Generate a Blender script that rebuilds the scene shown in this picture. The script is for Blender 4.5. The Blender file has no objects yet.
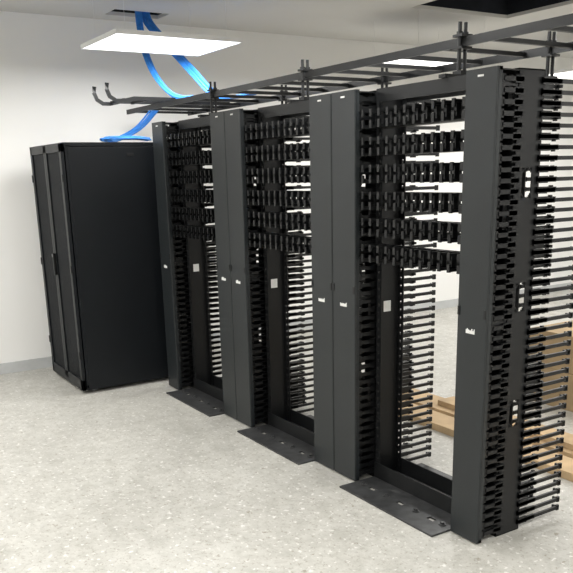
import bpy, math, random
from mathutils import Matrix, Vector
random.seed(4)
S=bpy.context.scene
S.view_settings.view_transform='Standard'
S.view_settings.look='None'
S.view_settings.exposure=0.0

# ---------------- materials ----------------
def mat(name,col,rough=0.5,metal=0.0,spec=0.5,noise=0.0,nscale=20,bump=0.0,bscale=200):
    m=bpy.data.materials.new(name); m.use_nodes=True
    nt=m.node_tree; b=nt.nodes['Principled BSDF']
    b.inputs['Base Color'].default_value=(*col,1)
    b.inputs['Roughness'].default_value=rough
    b.inputs['Metallic'].default_value=metal
    b.inputs['Specular IOR Level'].default_value=spec
    tc=nt.nodes.new('ShaderNodeTexCoord')
    if noise>0:
        n=nt.nodes.new('ShaderNodeTexNoise'); n.inputs['Scale'].default_value=nscale; n.inputs['Detail'].default_value=4
        nt.links.new(tc.outputs['Object'],n.inputs['Vector'])
        r=nt.nodes.new('ShaderNodeValToRGB')
        r.color_ramp.elements[0].position=0.3; r.color_ramp.elements[1].position=0.7
        r.color_ramp.elements[0].color=(*[c*(1-noise) for c in col],1)
        r.color_ramp.elements[1].color=(*[min(1,c*(1+noise)) for c in col],1)
        nt.links.new(n.outputs['Fac'],r.inputs['Fac']); nt.links.new(r.outputs['Color'],b.inputs['Base Color'])
    if bump>0:
        n=nt.nodes.new('ShaderNodeTexNoise'); n.inputs['Scale'].default_value=bscale
        nt.links.new(tc.outputs['Object'],n.inputs['Vector'])
        bp=nt.nodes.new('ShaderNodeBump'); bp.inputs['Strength'].default_value=bump; bp.inputs['Distance'].default_value=0.002
        nt.links.new(n.outputs['Fac'],bp.inputs['Height']); nt.links.new(bp.outputs['Normal'],b.inputs['Normal'])
    return m
def emis(name,col,st):
    m=bpy.data.materials.new(name); m.use_nodes=True
    b=m.node_tree.nodes['Principled BSDF']
    b.inputs['Base Color'].default_value=(*col,1)
    b.inputs['Emission Color'].default_value=(*col,1); b.inputs['Emission Strength'].default_value=st
    return m
M_black=mat('black_powder_coat',(0.006,0.0065,0.007),0.44,0,0.36,0.15,8,0.15,900)
M_door=mat('door_powder_coat',(0.0145,0.0175,0.019),0.40,0,0.42,0.10,5,0.12,900)
M_plast=mat('black_plastic',(0.005,0.0055,0.006),0.40,0,0.38,0.1,30)
M_cab=mat('cabinet_steel',(0.0045,0.006,0.0078),0.42,0,0.28,0.12,4,0.1,900)
M_white=mat('white_label',(0.8,0.8,0.78),0.5,0,0.5,0.04,30)
M_steel=mat('galvanised_steel',(0.25,0.25,0.26),0.35,0.9,0.5,0.15,60)
M_base=mat('base_steel',(0.050,0.051,0.052),0.38,0.3,0.5,0.4,18)
M_blue=mat('blue_jacket',(0.035,0.22,0.66),0.45,0,0.5,0.1,30)
M_wood=mat('pine_board',(0.46,0.33,0.19),0.65,0,0.3,0.2,6)
M_card=mat('cardboard',(0.36,0.265,0.155),0.8,0,0.2,0.12,5)
M_lamp=emis('led_diffuser',(1.0,0.99,0.96),2.5)
M_frame=mat('white_aluminium',(0.8,0.8,0.8),0.4,0,0.5,0.03,20)
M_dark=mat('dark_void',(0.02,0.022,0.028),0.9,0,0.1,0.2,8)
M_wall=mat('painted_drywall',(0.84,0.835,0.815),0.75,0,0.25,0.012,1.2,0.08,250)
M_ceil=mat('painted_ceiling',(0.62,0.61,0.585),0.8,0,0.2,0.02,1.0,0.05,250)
M_bb=mat('vinyl_baseboard',(0.50,0.51,0.51),0.5,0,0.4,0.05,10)

def floor_mat():
    m=bpy.data.materials.new('worn_concrete'); m.use_nodes=True
    nt=m.node_tree; b=nt.nodes['Principled BSDF']; L=nt.links.new
    tc=nt.nodes.new('ShaderNodeTexCoord')
    def noise(sc,det,rough=0.6):
        n=nt.nodes.new('ShaderNodeTexNoise'); n.inputs['Scale'].default_value=sc; n.inputs['Detail'].default_value=det
        n.inputs['Roughness'].default_value=rough
        L(tc.outputs['Object'],n.inputs['Vector']); return n
    def ramp(src,p0,c0,p1,c1):
        r=nt.nodes.new('ShaderNodeValToRGB'); e=r.color_ramp.elements
        e[0].position=p0;e[0].color=(*c0,1);e[1].position=p1;e[1].color=(*c1,1); L(src,r.inputs['Fac']); return r
    def mix(f,a,bb,mode='MIX'):
        x=nt.nodes.new('ShaderNodeMix'); x.data_type='RGBA'; x.blend_type=mode
        if isinstance(f,float): x.inputs[0].default_value=f
        else: L(f,x.inputs[0])
        L(a,x.inputs[6]); 
        if isinstance(bb,tuple): x.inputs[7].default_value=(*bb,1)
        else: L(bb,x.inputs[7])
        return x.outputs[2]
    base=ramp(noise(1.1,7).outputs['Fac'],0.3,(0.44,0.43,0.395),0.7,(0.55,0.54,0.50))
    mot=ramp(noise(9,9,0.8).outputs['Fac'],0.38,(0.76,0.755,0.74),0.58,(1,1,1))
    c=mix(0.9,base.outputs['Color'],mot.outputs['Color'],'MULTIPLY')
    sp=ramp(noise(42,4,0.75).outputs['Fac'],0.55,(0,0,0),0.64,(.85,.85,.85))
    c=mix(sp.outputs['Color'],c,(0.29,0.27,0.23))
    sp3=ramp(noise(20,5,0.75).outputs['Fac'],0.61,(0,0,0),0.66,(.9,.9,.9))
    c=mix(sp3.outputs['Color'],c,(0.25,0.225,0.18))
    sp2=ramp(noise(33,2,0.5).outputs['Fac'],0.62,(0,0,0),0.68,(.7,.7,.7))
    c=mix(sp2.outputs['Color'],c,(0.72,0.71,0.68))
    L(c,b.inputs['Base Color'])
    rr=ramp(noise(5,5).outputs['Fac'],0.3,(0.30,)*3,0.7,(0.55,)*3); L(rr.outputs['Color'],b.inputs['Roughness'])
    b.inputs['Specular IOR Level'].default_value=0.45
    bp=nt.nodes.new('ShaderNodeBump'); bp.inputs['Strength'].default_value=0.15; bp.inputs['Distance'].default_value=0.003
    L(noise(40,5).outputs['Fac'],bp.inputs['Height']); L(bp.outputs['Normal'],b.inputs['Normal'])
    return m
M_floor=floor_mat()

# ---------------- mesh builder ----------------
class MB:
    def __init__(s): s.v=[];s.f=[];s.mi=[];s.mats=[]
    def m(s,mt):
        if mt not in s.mats: s.mats.append(mt)
        return s.mats.index(mt)
    def box(s,x0,x1,y0,y1,z0,z1,mt):
        if x0>x1:x0,x1=x1,x0
        if y0>y1:y0,y1=y1,y0
        if z0>z1:z0,z1=z1,z0
        n=len(s.v); k=s.m(mt)
        s.v+=[(x0,y0,z0),(x1,y0,z0),(x1,y1,z0),(x0,y1,z0),(x0,y0,z1),(x1,y0,z1),(x1,y1,z1),(x0,y1,z1)]
        for q in [(0,3,2,1),(4,5,6,7),(0,1,5,4),(1,2,6,5),(2,3,7,6),(3,0,4,7)]:
            s.f.append(tuple(n+i for i in q)); s.mi.append(k)
    def prism(s,poly,z0,z1,mt):
        n=len(s.v);k=s.m(mt);N=len(poly)
        s.v+=[(x,y,z0) for x,y in poly]+[(x,y,z1) for x,y in poly]
        s.f.append(tuple(n+i for i in reversed(range(N))));s.mi.append(k)
        s.f.append(tuple(n+N+i for i in range(N)));s.mi.append(k)
        for i in range(N):
            j=(i+1)%N; s.f.append((n+i,n+j,n+N+j,n+N+i));s.mi.append(k)
    def cbox(s,x0,x1,y0,y1,z0,z1,mt,c):
        s.prism([(x0+c,y0),(x1-c,y0),(x1,y0+c),(x1,y1-c),(x1-c,y1),(x0+c,y1),(x0,y1-c),(x0,y0+c)],z0,z1,mt)
    def cyl(s,x,y,z0,z1,r,mt,N=12):
        s.prism([(x+r*math.cos(2*math.pi*i/N),y+r*math.sin(2*math.pi*i/N)) for i in range(N)],z0,z1,mt)
    def tube(s,pts,r,mt,N=8,rz=None):
        k=s.m(mt); P=[Vector(p) for p in pts]; n0=len(s.v); rz=rz or r
        up0=Vector((0,0,1))
        for i,p in enumerate(P):
            t=(P[min(i+1,len(P)-1)]-P[max(i-1,0)]).normalized()
            a=t.cross(up0)
            if a.length<0.05: a=t.cross(Vector((0,1,0)))
            a.normalize(); b=a.cross(t).normalized()
            for j in range(N):
                th=2*math.pi*(j+0.5)/N
                s.v.append(tuple(p+a*r*math.cos(th)+b*rz*math.sin(th)))
        for i in range(len(P)-1):
            for j in range(N):
                j2=(j+1)%N
                s.f.append((n0+i*N+j,n0+i*N+j2,n0+(i+1)*N+j2,n0+(i+1)*N+j));s.mi.append(k)
        s.f.append(tuple(n0+j for j in reversed(range(N))));s.mi.append(k)
        e=n0+(len(P)-1)*N
        s.f.append(tuple(e+j for j in range(N)));s.mi.append(k)
    def mesh(s,name):
        me=bpy.data.meshes.new(name); me.from_pydata(s.v,[],s.f)
        for mt in s.mats: me.materials.append(mt)
        me.polygons.foreach_set('material_index',s.mi); me.update(); return me
    def obj(s,name,loc=(0,0,0),bevel=0):
        o=bpy.data.objects.new(name,s.mesh(name)); S.collection.objects.link(o); o.location=loc
        if bevel:
            b=o.modifiers.new('bevel','BEVEL'); b.width=bevel; b.segments=2; b.limit_method='ANGLE'
        return o
def inst(name,me,loc):
    o=bpy.data.objects.new(name,me); S.collection.objects.link(o); o.location=loc; return o

# ---------------- room ----------------
XL,XR,YF,YB,ZC=-7.27,3.0,-3.2,10.0,3.1
def room(name,a,mt):
    b=MB(); b.box(*a,mt); return b.obj(name)
room('floor',(XL-.15,XR+.15,YF-.15,YB+.15,-.12,0),M_floor)
room('wall_left',(XL-.12,XL,YF-.12,YB+.12,0,ZC),M_wall)
room('wall_right',(XR,XR+.12,YF-.12,YB+.12,0,ZC),M_wall)
room('wall_back',(XL,XR,YB,YB+.12,0,ZC),M_wall)
room('wall_front',(XL,XR,YF-.12,YF,0,ZC),M_wall)
room('baseboard_left',(XL,XL+.012,YF,YB,0,.10),M_bb)
room('baseboard_back',(XL+.012,XR-.012,YB-.012,YB,0,.10),M_bb)
room('baseboard_right',(XR-.012,XR,YF,YB,0,.10),M_bb)
room('baseboard_front',(XL+.012,XR-.012,YF,YF+.012,0,.10),M_bb)
# ceiling with two openings cut in it
holes=[(-7.05,-6.80,2.62,3.12),(-5.65,-4.45,4.9,6.1)]
b=MB()
xs=sorted({XL-.12,XR+.12}|{h[0] for h in holes}|{h[1] for h in holes})
ys=sorted({YF-.12,YB+.12}|{h[2] for h in holes}|{h[3] for h in holes})
for i in range(len(xs)-1):
    for j in range(len(ys)-1):
        cx=(xs[i]+xs[i+1])/2;cy=(ys[j]+ys[j+1])/2
        if any(h[0]<cx<h[1] and h[2]<cy<h[3] for h in holes): continue
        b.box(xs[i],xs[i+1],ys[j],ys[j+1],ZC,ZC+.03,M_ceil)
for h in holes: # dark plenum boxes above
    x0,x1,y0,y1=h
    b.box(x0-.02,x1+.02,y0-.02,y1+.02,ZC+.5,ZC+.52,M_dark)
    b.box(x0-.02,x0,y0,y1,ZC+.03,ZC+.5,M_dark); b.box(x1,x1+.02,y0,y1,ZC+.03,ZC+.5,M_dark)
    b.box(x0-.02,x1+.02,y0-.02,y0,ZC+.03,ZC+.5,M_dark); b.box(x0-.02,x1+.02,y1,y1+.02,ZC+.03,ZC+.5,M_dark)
b.obj('ceiling')

# ---------------- vertical cable manager ----------------
RY0,RY1=.14,.30   # channel depth relative to door front
H=2.13
def manager_mesh(w):
    b=MB(); hw=w/2-.002
    ZD=.008
    b.cbox(-hw,hw,0,.012,ZD,H,M_door,.004)
    b.box(-hw,-hw+.004,.010,.030,ZD,H,M_door); b.box(hw-.004,hw,.010,.030,ZD,H,M_door)
    b.box(-hw,hw,.012,.030,ZD,ZD+.015,M_door); b.box(-hw,hw,.012,.030,H-.015,H,M_door)
    x=-.032
    for k in range(8):
        ww=random.choice([.005,.006,.008]); b.box(x,x+ww,-.0012,.001,1.012,1.012+random.choice([.015,.018,.023]),M_white); x+=ww+.0015
    x=-.018
    for k in range(5):
        b.box(x,x+.005,-.0012,.001,H-.032,H-.024,M_white); x+=.007
    for sx in(-1,1):
        b.box(sx*(hw-.004),sx*(hw-.016),-.004,.002,1.09,1.13,M_plast)
    for sx in(-1,1):
        xa,xb=sx*(hw-.012),sx*(hw-.016)
        b.box(xa,xb,RY0,RY0+.05,.0,H,M_black); b.box(xa,xb,RY1-.05,RY1,.0,H,M_black)
        zs=0.0
        for hz in(.55,1.10,1.60):
            b.box(xa,xb,RY0+.05,RY1-.05,zs,hz,M_black)
            for zz,sg in((hz,1),(hz+.13,-1)):
                for (w1,h1) in((.006,.022),(.012,.014),(.020,.007)):
                    b.box(xa,xb,RY0+.05,RY0+.05+w1,zz,zz+sg*h1,M_black); b.box(xa,xb,RY1-.05-w1,RY1-.05,zz,zz+sg*h1,M_black)
            zs=hz+.13
        b.box(xa,xb,RY0+.05,RY1-.05,zs,H,M_black)
        b.box(sx*(hw-.012),sx*(hw-.04),RY0,RY0+.004,0,H,M_black)
        b.box(sx*(hw-.012),sx*(hw-.04),RY1-.004,RY1,0,H,M_black)
    nseg=4; seg=(H-.02)/nseg
    for i in range(nseg):
        z0=.01+i*seg
        b.box(-hw+.016,hw-.016,.215,.219,z0,z0+seg*.75,M_black)
        b.box(-hw+.016,-hw+.045,.215,.219,z0+seg*.75,z0+seg,M_black); b.box(hw-.045,hw-.016,.215,.219,z0+seg*.75,z0+seg,M_black)
    b.box(-hw+.012,hw-.012,RY0,RY1,0,.006,M_black); b.box(-hw+.012,hw-.012,RY0,RY1,H-.006,H,M_black)
    b.box(-hw+.012,hw-.012,.03,RY0,.03,.036,M_black); b.box(-hw+.012,hw-.012,.03,RY0,H-.012,H-.006,M_black)
    for z in(.05,1.06,H-.06):
        for sx in(-1,1): b.box(sx*(hw-.014),sx*(hw-.026),.02,RY0,z-.012,z+.012,M_plast)
    # fingers
    n=46; p=(H-.09)/(n-1); RE=.585
    for i in range(n):
        z=.045+i*p
        for sx in(-1,1):
            x0,x1=sx*(hw-.001),sx*(hw-.013)
            b.box(x0,x1,.040,RY0+.02,z-.0095,z+.0095,M_plast)      # front finger
            b.box(x0,sx*(hw-.022),.032,.048,z-.0175,z+.0175,M_plast)
            b.box(x0,x1,RY1-.02,RE-.01,z-.0085,z+.0085,M_plast)    # rear finger
            b.box(x0,x1,RE-.018,RE,z-.0140,z+.0140,M_plast)
            b.box(x0,sx*(hw-.036),RE-.014,RE-.004,z-.007,z+.007,M_plast)
            b.box(x0,x1,RY0-.030,RY0+.02,z-.015,z+.015,M_plast)
            b.box(x0,x1,RY1-.02,RY1+.045,z-.015,z+.015,M_plast)
            b.box(x0,x1,RY1+.045,RY1+.10,z-.011,z+.011,M_plast)
    return b.mesh('vertical_cable_manager')
Y0=2.518
spans=[(-2.550,-2.366),(-3.527,-3.318),(-3.738,-3.529),(-4.730,-4.522),(-4.940,-4.732),(-5.940,-5.735)]
cache={}
for a,c in spans:
    w=round(c-a,3)
    if w not in cache: cache[w]=manager_mesh(w)
    inst('vertical_cable_manager',cache[w],((a+c)/2,Y0,0))

# ---------------- two post rack ----------------
def rack_mesh(g):
    b=MB(); h=g/2-.002
    for sx in(-1,1):
        b.box(sx*h,sx*(h-.005),RY0,RY1,.008,H,M_black)
        for (ya,yb) in((RY0,RY0+.005),(RY1-.005,RY1)):
            b.box(sx*h,sx*(h-.018),ya,yb,.008,H,M_black); b.box(sx*(h-.030),sx*(h-.046),ya,yb,.008,H,M_black)
            z=.05
            while z<H-.03:
                b.box(sx*(h-.018),sx*(h-.030),ya,yb,z,z+.030,M_black); z+=.0445
    for (ya,yb) in((RY0-.006,RY0),(RY1,RY1+.006)): b.box(-h,h,ya,yb,H-.06,H,M_black)
    b.box(-h,h,RY0-.006,RY0+.04,H,H+.005,M_black); b.box(-h,h,RY1-.04,RY1+.006,H,H+.005,M_black)
    for (ya,yb,s) in((RY0-.255,RY0,1),(RY1,RY1+.20,-1)):
        ym=(ya+yb)/2
        b.box(-h,h,ya,ym-.014,0,.010,M_base); b.box(-h,h,ym+.014,yb,0,.010,M_base)
        qs=[-h]
        for c in(-.24,.0,.24):
            b.box(qs[-1],c-.025,ym-.014,ym+.014,0,.010,M_base); qs.append(c+.025)
        b.box(qs[-1],h,ym-.014,ym+.014,0,.010,M_base)
        yv=yb if s==1 else ya
        b.box(-h,h,yv-.006*(1 if s==1 else 0),yv+.006*(0 if s==1 else 1),.0,.10,M_black)
        for q in(-h+.06,h-.06,-.12,.12):
            b.cyl(q,ym,.010,.014,.020,M_base,16); b.cyl(q,ym,.014,.024,.011,M_base,6)
    b.box(-h,h,RY0,RY1,0,.008,M_base)
    b.box(-h+.005,-h+.0065,RY0+.05,RY0+.10,.975,1.035,M_white)
    for k in range(6):
        z=1.27+k*.1345
        fy=RY0-.006
        # slotted plate of the horizontal manager
        b.box(-h+.006,h-.006,fy-.004,fy,z,z+.036,M_black); b.box(-h+.006,h-.006,fy-.004,fy,z+.047,z+.086,M_black)
        m=24
        for i in range(m+1):
            x=-h+.016+i*(2*h-.032)/m
            b.box(x-.007,x+.007,fy-.004,fy,z+.036,z+.047,M_black)
        # finger rings
        m=11
        for i in range(m+1):
            x=-h+.024+i*(2*h-.048)/m
            for zz in(z+.006,z+.078):
                b.box(x-.006,x+.006,fy-.105,fy,zz-.006,zz+.007,M_plast)
            b.box(x-.009,x+.009,fy-.110,fy-.100,z-.002,z+.036,M_plast); b.box(x-.009,x+.009,fy-.110,fy-.100,z+.052,z+.088,M_plast)
            b.box(x-.006,x+.006,fy-.03,fy,z,z+.084,M_plast)
        for sx in(-1,1):
            b.box(sx*(h-.006),sx*(h-.03),fy-.004,fy,z+.086,z+.1345,M_black)
        # rear lip
        b.box(-h+.006,h-.006,fy,fy+.07,z,z+.003,M_black)
    return b.mesh('two_post_rack')
for (a,c) in((-3.316,-2.552),(-4.520,-3.740),(-5.733,-4.942)):
    inst('two_post_rack',rack_mesh(c-a),((a+c)/2,Y0,0))

# ---------------- server cabinet ----------------
def cabinet():
    b=MB(); w,d,h=.87,1.10,1.995
    for x in(-w,-.04):
        for y in(.03,d-.07): b.box(x,x+.04,y,y+.04,.05,h-.02,M_cab)
    b.cbox(-w,0,.02,d-.02,h-.03,h,M_cab,.008)
    b.box(-w,0,.03,d-.03,.03,.075,M_cab)
    for x in(-w+.10,-.10):
        for y in(.12,d-.12):
            b.cyl(x,y,0,.012,.03,M_steel,16); b.cyl(x,y,.012,.05,.012,M_steel,10)
    for (x0,x1) in((-.006,.004),(-w-.004,-w+.006)):
        b.box(x0,x1,.05,d-.05,.045,h-.035,M_cab)
    for z in(1.9,):
        b.box(.004,.007,d/2-.03,d/2+.03,z-.012,z+.012,M_plast)
    y0,y1=-.005,.02
    b.box(-w,-w+.05,y0,y1,.03,h-.005,M_cab); b.box(-.05,0,y0,y1,.03,h-.005,M_cab)
    b.box(-w,0,y0,y1,.03,.12,M_cab); b.box(-w,0,y0,y1,h-.07,h-.005,M_cab)
    b.box(-w/2-.04,-w/2-.002,y0,y1,.06,h-.01,M_cab); b.box(-w/2+.002,-w/2+.04,y0,y1,.06,h-.01,M_cab)
    b.box(-w+.04,-.04,.012,.016,.1,h-.05,M_cab)
    x=-w+.054
    while x<-.054:
        b.box(x,x+.004,.008,.012,.1,h-.06,M_cab); x+=.0075
    b.cbox(-w/2+.010,-w/2+.032,-.03,y0,.95,1.13,M_plast,.004); b.box(-w/2+.014,-w/2+.028,-.034,-.028,1.10,1.125,M_steel)
    for z in(.3,1.0,1.7):
        b.box(-w-.002,-w+.014,-.012,.0,z,z+.06,M_plast); b.box(-.014,.002,-.012,.0,z,z+.06,M_plast)
    b.box(-w,0,d-.02,d,.06,h-.01,M_cab)
    for yy in(.25,.75): b.box(-w+.15,-.15,yy,yy+.12,h,h+.006,M_plast)
    return b.obj('server_cabinet',(-6.115,1.84,0),0.0015)
cabinet()

# ---------------- overhead ladder ----------------
ZR=2.295
def rail(b,x0,x1,y,z=ZR): b.box(x0,x1,y-.006,y+.006,z-.020,z+.020,M_black)
b=MB()
YA,YC=2.76,3.37
rail(b,-7.05,-1.55,YA); rail(b,-7.05,-1.55,YC)
x=-6.95
while x<-1.6:
    b.box(x-.012,x+.012,YA,YC,ZR-.012,ZR+.008,M_black); x+=.305
for cx in(-2.82,-4.13,-5.34):
    b.box(cx-.022,cx+.022,Y0+RY0-.02,YC+.05,H+.006,H+.022,M_black)
    for yy in(YA,YC):
        b.cyl(cx,yy+.018,H+.022,ZR+.085,.009,M_black,8)
        b.cyl(cx,yy-.018,H+.022,ZR+.085,.009,M_black,8)
        b.box(cx-.030,cx+.030,yy-.034,yy+.034,ZR+.021,ZR+.032,M_black)
        b.box(cx-.030,cx+.030,yy-.034,yy+.034,ZR-.032,ZR-.021,M_black)
        b.cyl(cx,yy+.018,ZR+.032,ZR+.044,.015,M_black,6); b.cyl(cx,yy-.018,ZR+.032,ZR+.044,.015,M_black,6)
        b.box(cx-.028,cx+.028,yy-.03,yy+.03,H+.022,H+.04,M_black)
for cx in(-6.22,-6.52):
    pts=[(cx,YC,ZR+.04),(cx,2.50,ZR+.04),(cx,2.41,ZR+.02),(cx,2.35,ZR+.02),(cx,2.30,ZR+.05),(cx,2.28,ZR+.10),(cx,2.285,ZR+.15)]
    b.tube(pts,.010,M_black,4,.021)
for yy in(2.42,2.6,2.95,3.2): b.box(-6.52,-6.22,yy-.01,yy+.01,ZR+.02,ZR+.04,M_black)
b.obj('overhead_cable_ladder')

# ---------------- blue cables ----------------
def bez(P,n=28):
    out=[]
    P=[P[0]]+P+[P[-1]]
    for i in range(1,len(P)-2):
        p0,p1,p2,p3=[Vector(q) for q in P[i-1:i+3]]
        for k in range(n//(len(P)-3)+2):
            t=k/(n//(len(P)-3)+2)
            out.append(.5*((2*p1)+(p2-p0)*t+(2*p0-5*p1+4*p2-p3)*t*t+(3*p1-p0-3*p2+p3)*t**3))
    out.append(Vector(P[-2])); return out
b=MB()
routes=[([(-6.93,2.88,3.25),(-6.92,2.88,3.04),(-6.80,2.86,2.80),(-6.56,2.85,2.55),(-6.25,2.87,2.37),(-5.95,2.92,2.33),(-5.6,2.96,2.33)],16),
        ([(-6.93,2.95,3.25),(-6.92,2.96,3.06),(-6.72,3.03,2.86),(-6.40,3.13,2.58),(-6.12,3.18,2.38),(-5.85,3.2,2.33),(-5.5,3.2,2.33)],15),
        ([(-6.1,3.0,2.34),(-6.35,3.0,2.36),(-6.7,2.95,2.35),(-6.9,2.80,2.15),(-6.75,2.5,2.035),(-6.4,2.3,2.035),(-6.3,2.5,2.035),(-6.5,2.7,2.035)],7)]
for R,n in routes:
    for k in range(n):
        a=random.uniform(0,6.28); r=random.uniform(.004,.034)
        pts=[]
        for j,p in enumerate(R):
            a+=random.uniform(-.4,.4)
            dz=r*math.sin(a)*.3 if p[2]<2.36 else r*math.sin(a)*.6
            pts.append((p[0]+r*math.cos(a)*.7,p[1]+r*math.cos(a)*1.0,max(p[2]+dz,2.018)))
        b.tube(bez(pts),.008,M_blue,6)
b.obj('blue_cable_bundle')

# ---------------- led panels ----------------
def panel_mesh(w,l,drop):
    b=MB()
    b.box(-w/2,w/2,-l/2,l/2,.006,.030,M_frame)
    for (x0,x1,y0,y1) in((-w/2,w/2,-l/2,-l/2+.012),(-w/2,w/2,l/2-.012,l/2),(-w/2,-w/2+.012,-l/2+.012,l/2-.012),(w/2-.012,w/2,-l/2+.012,l/2-.012)):
        b.box(x0,x1,y0,y1,0,.006,M_frame)
    b.box(-w/2+.012,w/2-.012,-l/2+.012,l/2-.012,.003,.006,M_lamp)
    for sx in(-1,1):
        for sy in(-1,1): b.cyl(sx*w*.4,sy*l*.4,.03,drop,.0012,M_frame,5)
    return b.mesh('suspended_led_panel')
pz=2.70; pm=panel_mesh(.78,1.02,ZC-pz-.002)
for px in(-5.96,-3.2,-.4,2.0):
    for py in(-1.9,.3,2.65,5.4,7.8):
        if px==2.0 and py not in(-1.9,2.65,7.8): continue
        o=inst('suspended_led_panel',pm,(px,py,pz))
        ld=bpy.data.lights.new('panel_light','AREA'); ld.shape='RECTANGLE'; ld.size=.72; ld.size_y=.98
        ld.energy=34; ld.color=(1,.99,.97)
        lo=bpy.data.objects.new('panel_light',ld); S.collection.objects.link(lo); lo.parent=o; lo.location=(0,0,-.005)

# ---------------- lumber, boxes ----------------
def plank(loc,l,w,t,rz,mt=M_wood):
    b=MB(); b.box(-l/2,l/2,-w/2,w/2,0,t,mt)
    o=b.obj('lumber_board',loc,.003); o.rotation_euler[2]=rz; return o
plank((-3.0,3.62,0),3.4,.20,.05,.0)
plank((-2.8,3.90,0),3.4,.24,.05,.012)
plank((-2.7,3.90,.0505),2.7,.16,.04,-.01)
def boxes(loc,w,d,h,n):
    b=MB(); z=.0
    for i in range(n):
        dx=random.uniform(-.04,.04); hh=h/n
        b.box(-w/2+dx,w/2+dx,-d/2,d/2,z,z+hh-.003,M_card)
        b.box(-w/2+dx-.001,w/2+dx+.001,-.03,.03,z,z+hh-.002,M_wood)
        z+=hh
    b.obj('stacked_flat_cartons',loc,.003)
boxes((-3.0,5.0,0),1.7,.8,.56,2)

# ---------------- world + camera ----------------
w=bpy.data.worlds.new('world'); S.world=w; w.use_nodes=True
w.node_tree.nodes['Background'].inputs[0].default_value=(.9,.95,1,1); w.node_tree.nodes['Background'].inputs[1].default_value=.3
cd=bpy.data.cameras.new('camera'); co=bpy.data.objects.new('camera',cd); S.collection.objects.link(co)
F,PX,PY=774.,290.,382.
def n(v): return Vector(v).normalized()
V=n((70,2848,774)); L=n((-506,-198,774))
X=-L; X=(X-V*X.dot(V)).normalized(); D=V
Yc=D.cross(X)
if Yc.z<0: Yc=-Yc
right=Vector((X.x,Yc.x,-D.x)); down=Vector((X.y,Yc.y,-D.y)); fwd=Vector((X.z,Yc.z,-D.z))
R=Matrix((right,-down,-fwd)).transposed().to_4x4()
co.matrix_world=Matrix.Translation((0,0,1.735))@R
cd.sensor_fit='HORIZONTAL'; cd.sensor_width=36; cd.lens=F/573*36
PXs=287.2
cd.shift_x=(286.5-PXs)/573; cd.shift_y=(PY+.5-286.5)/573
cd.clip_start=.05
S.camera=co
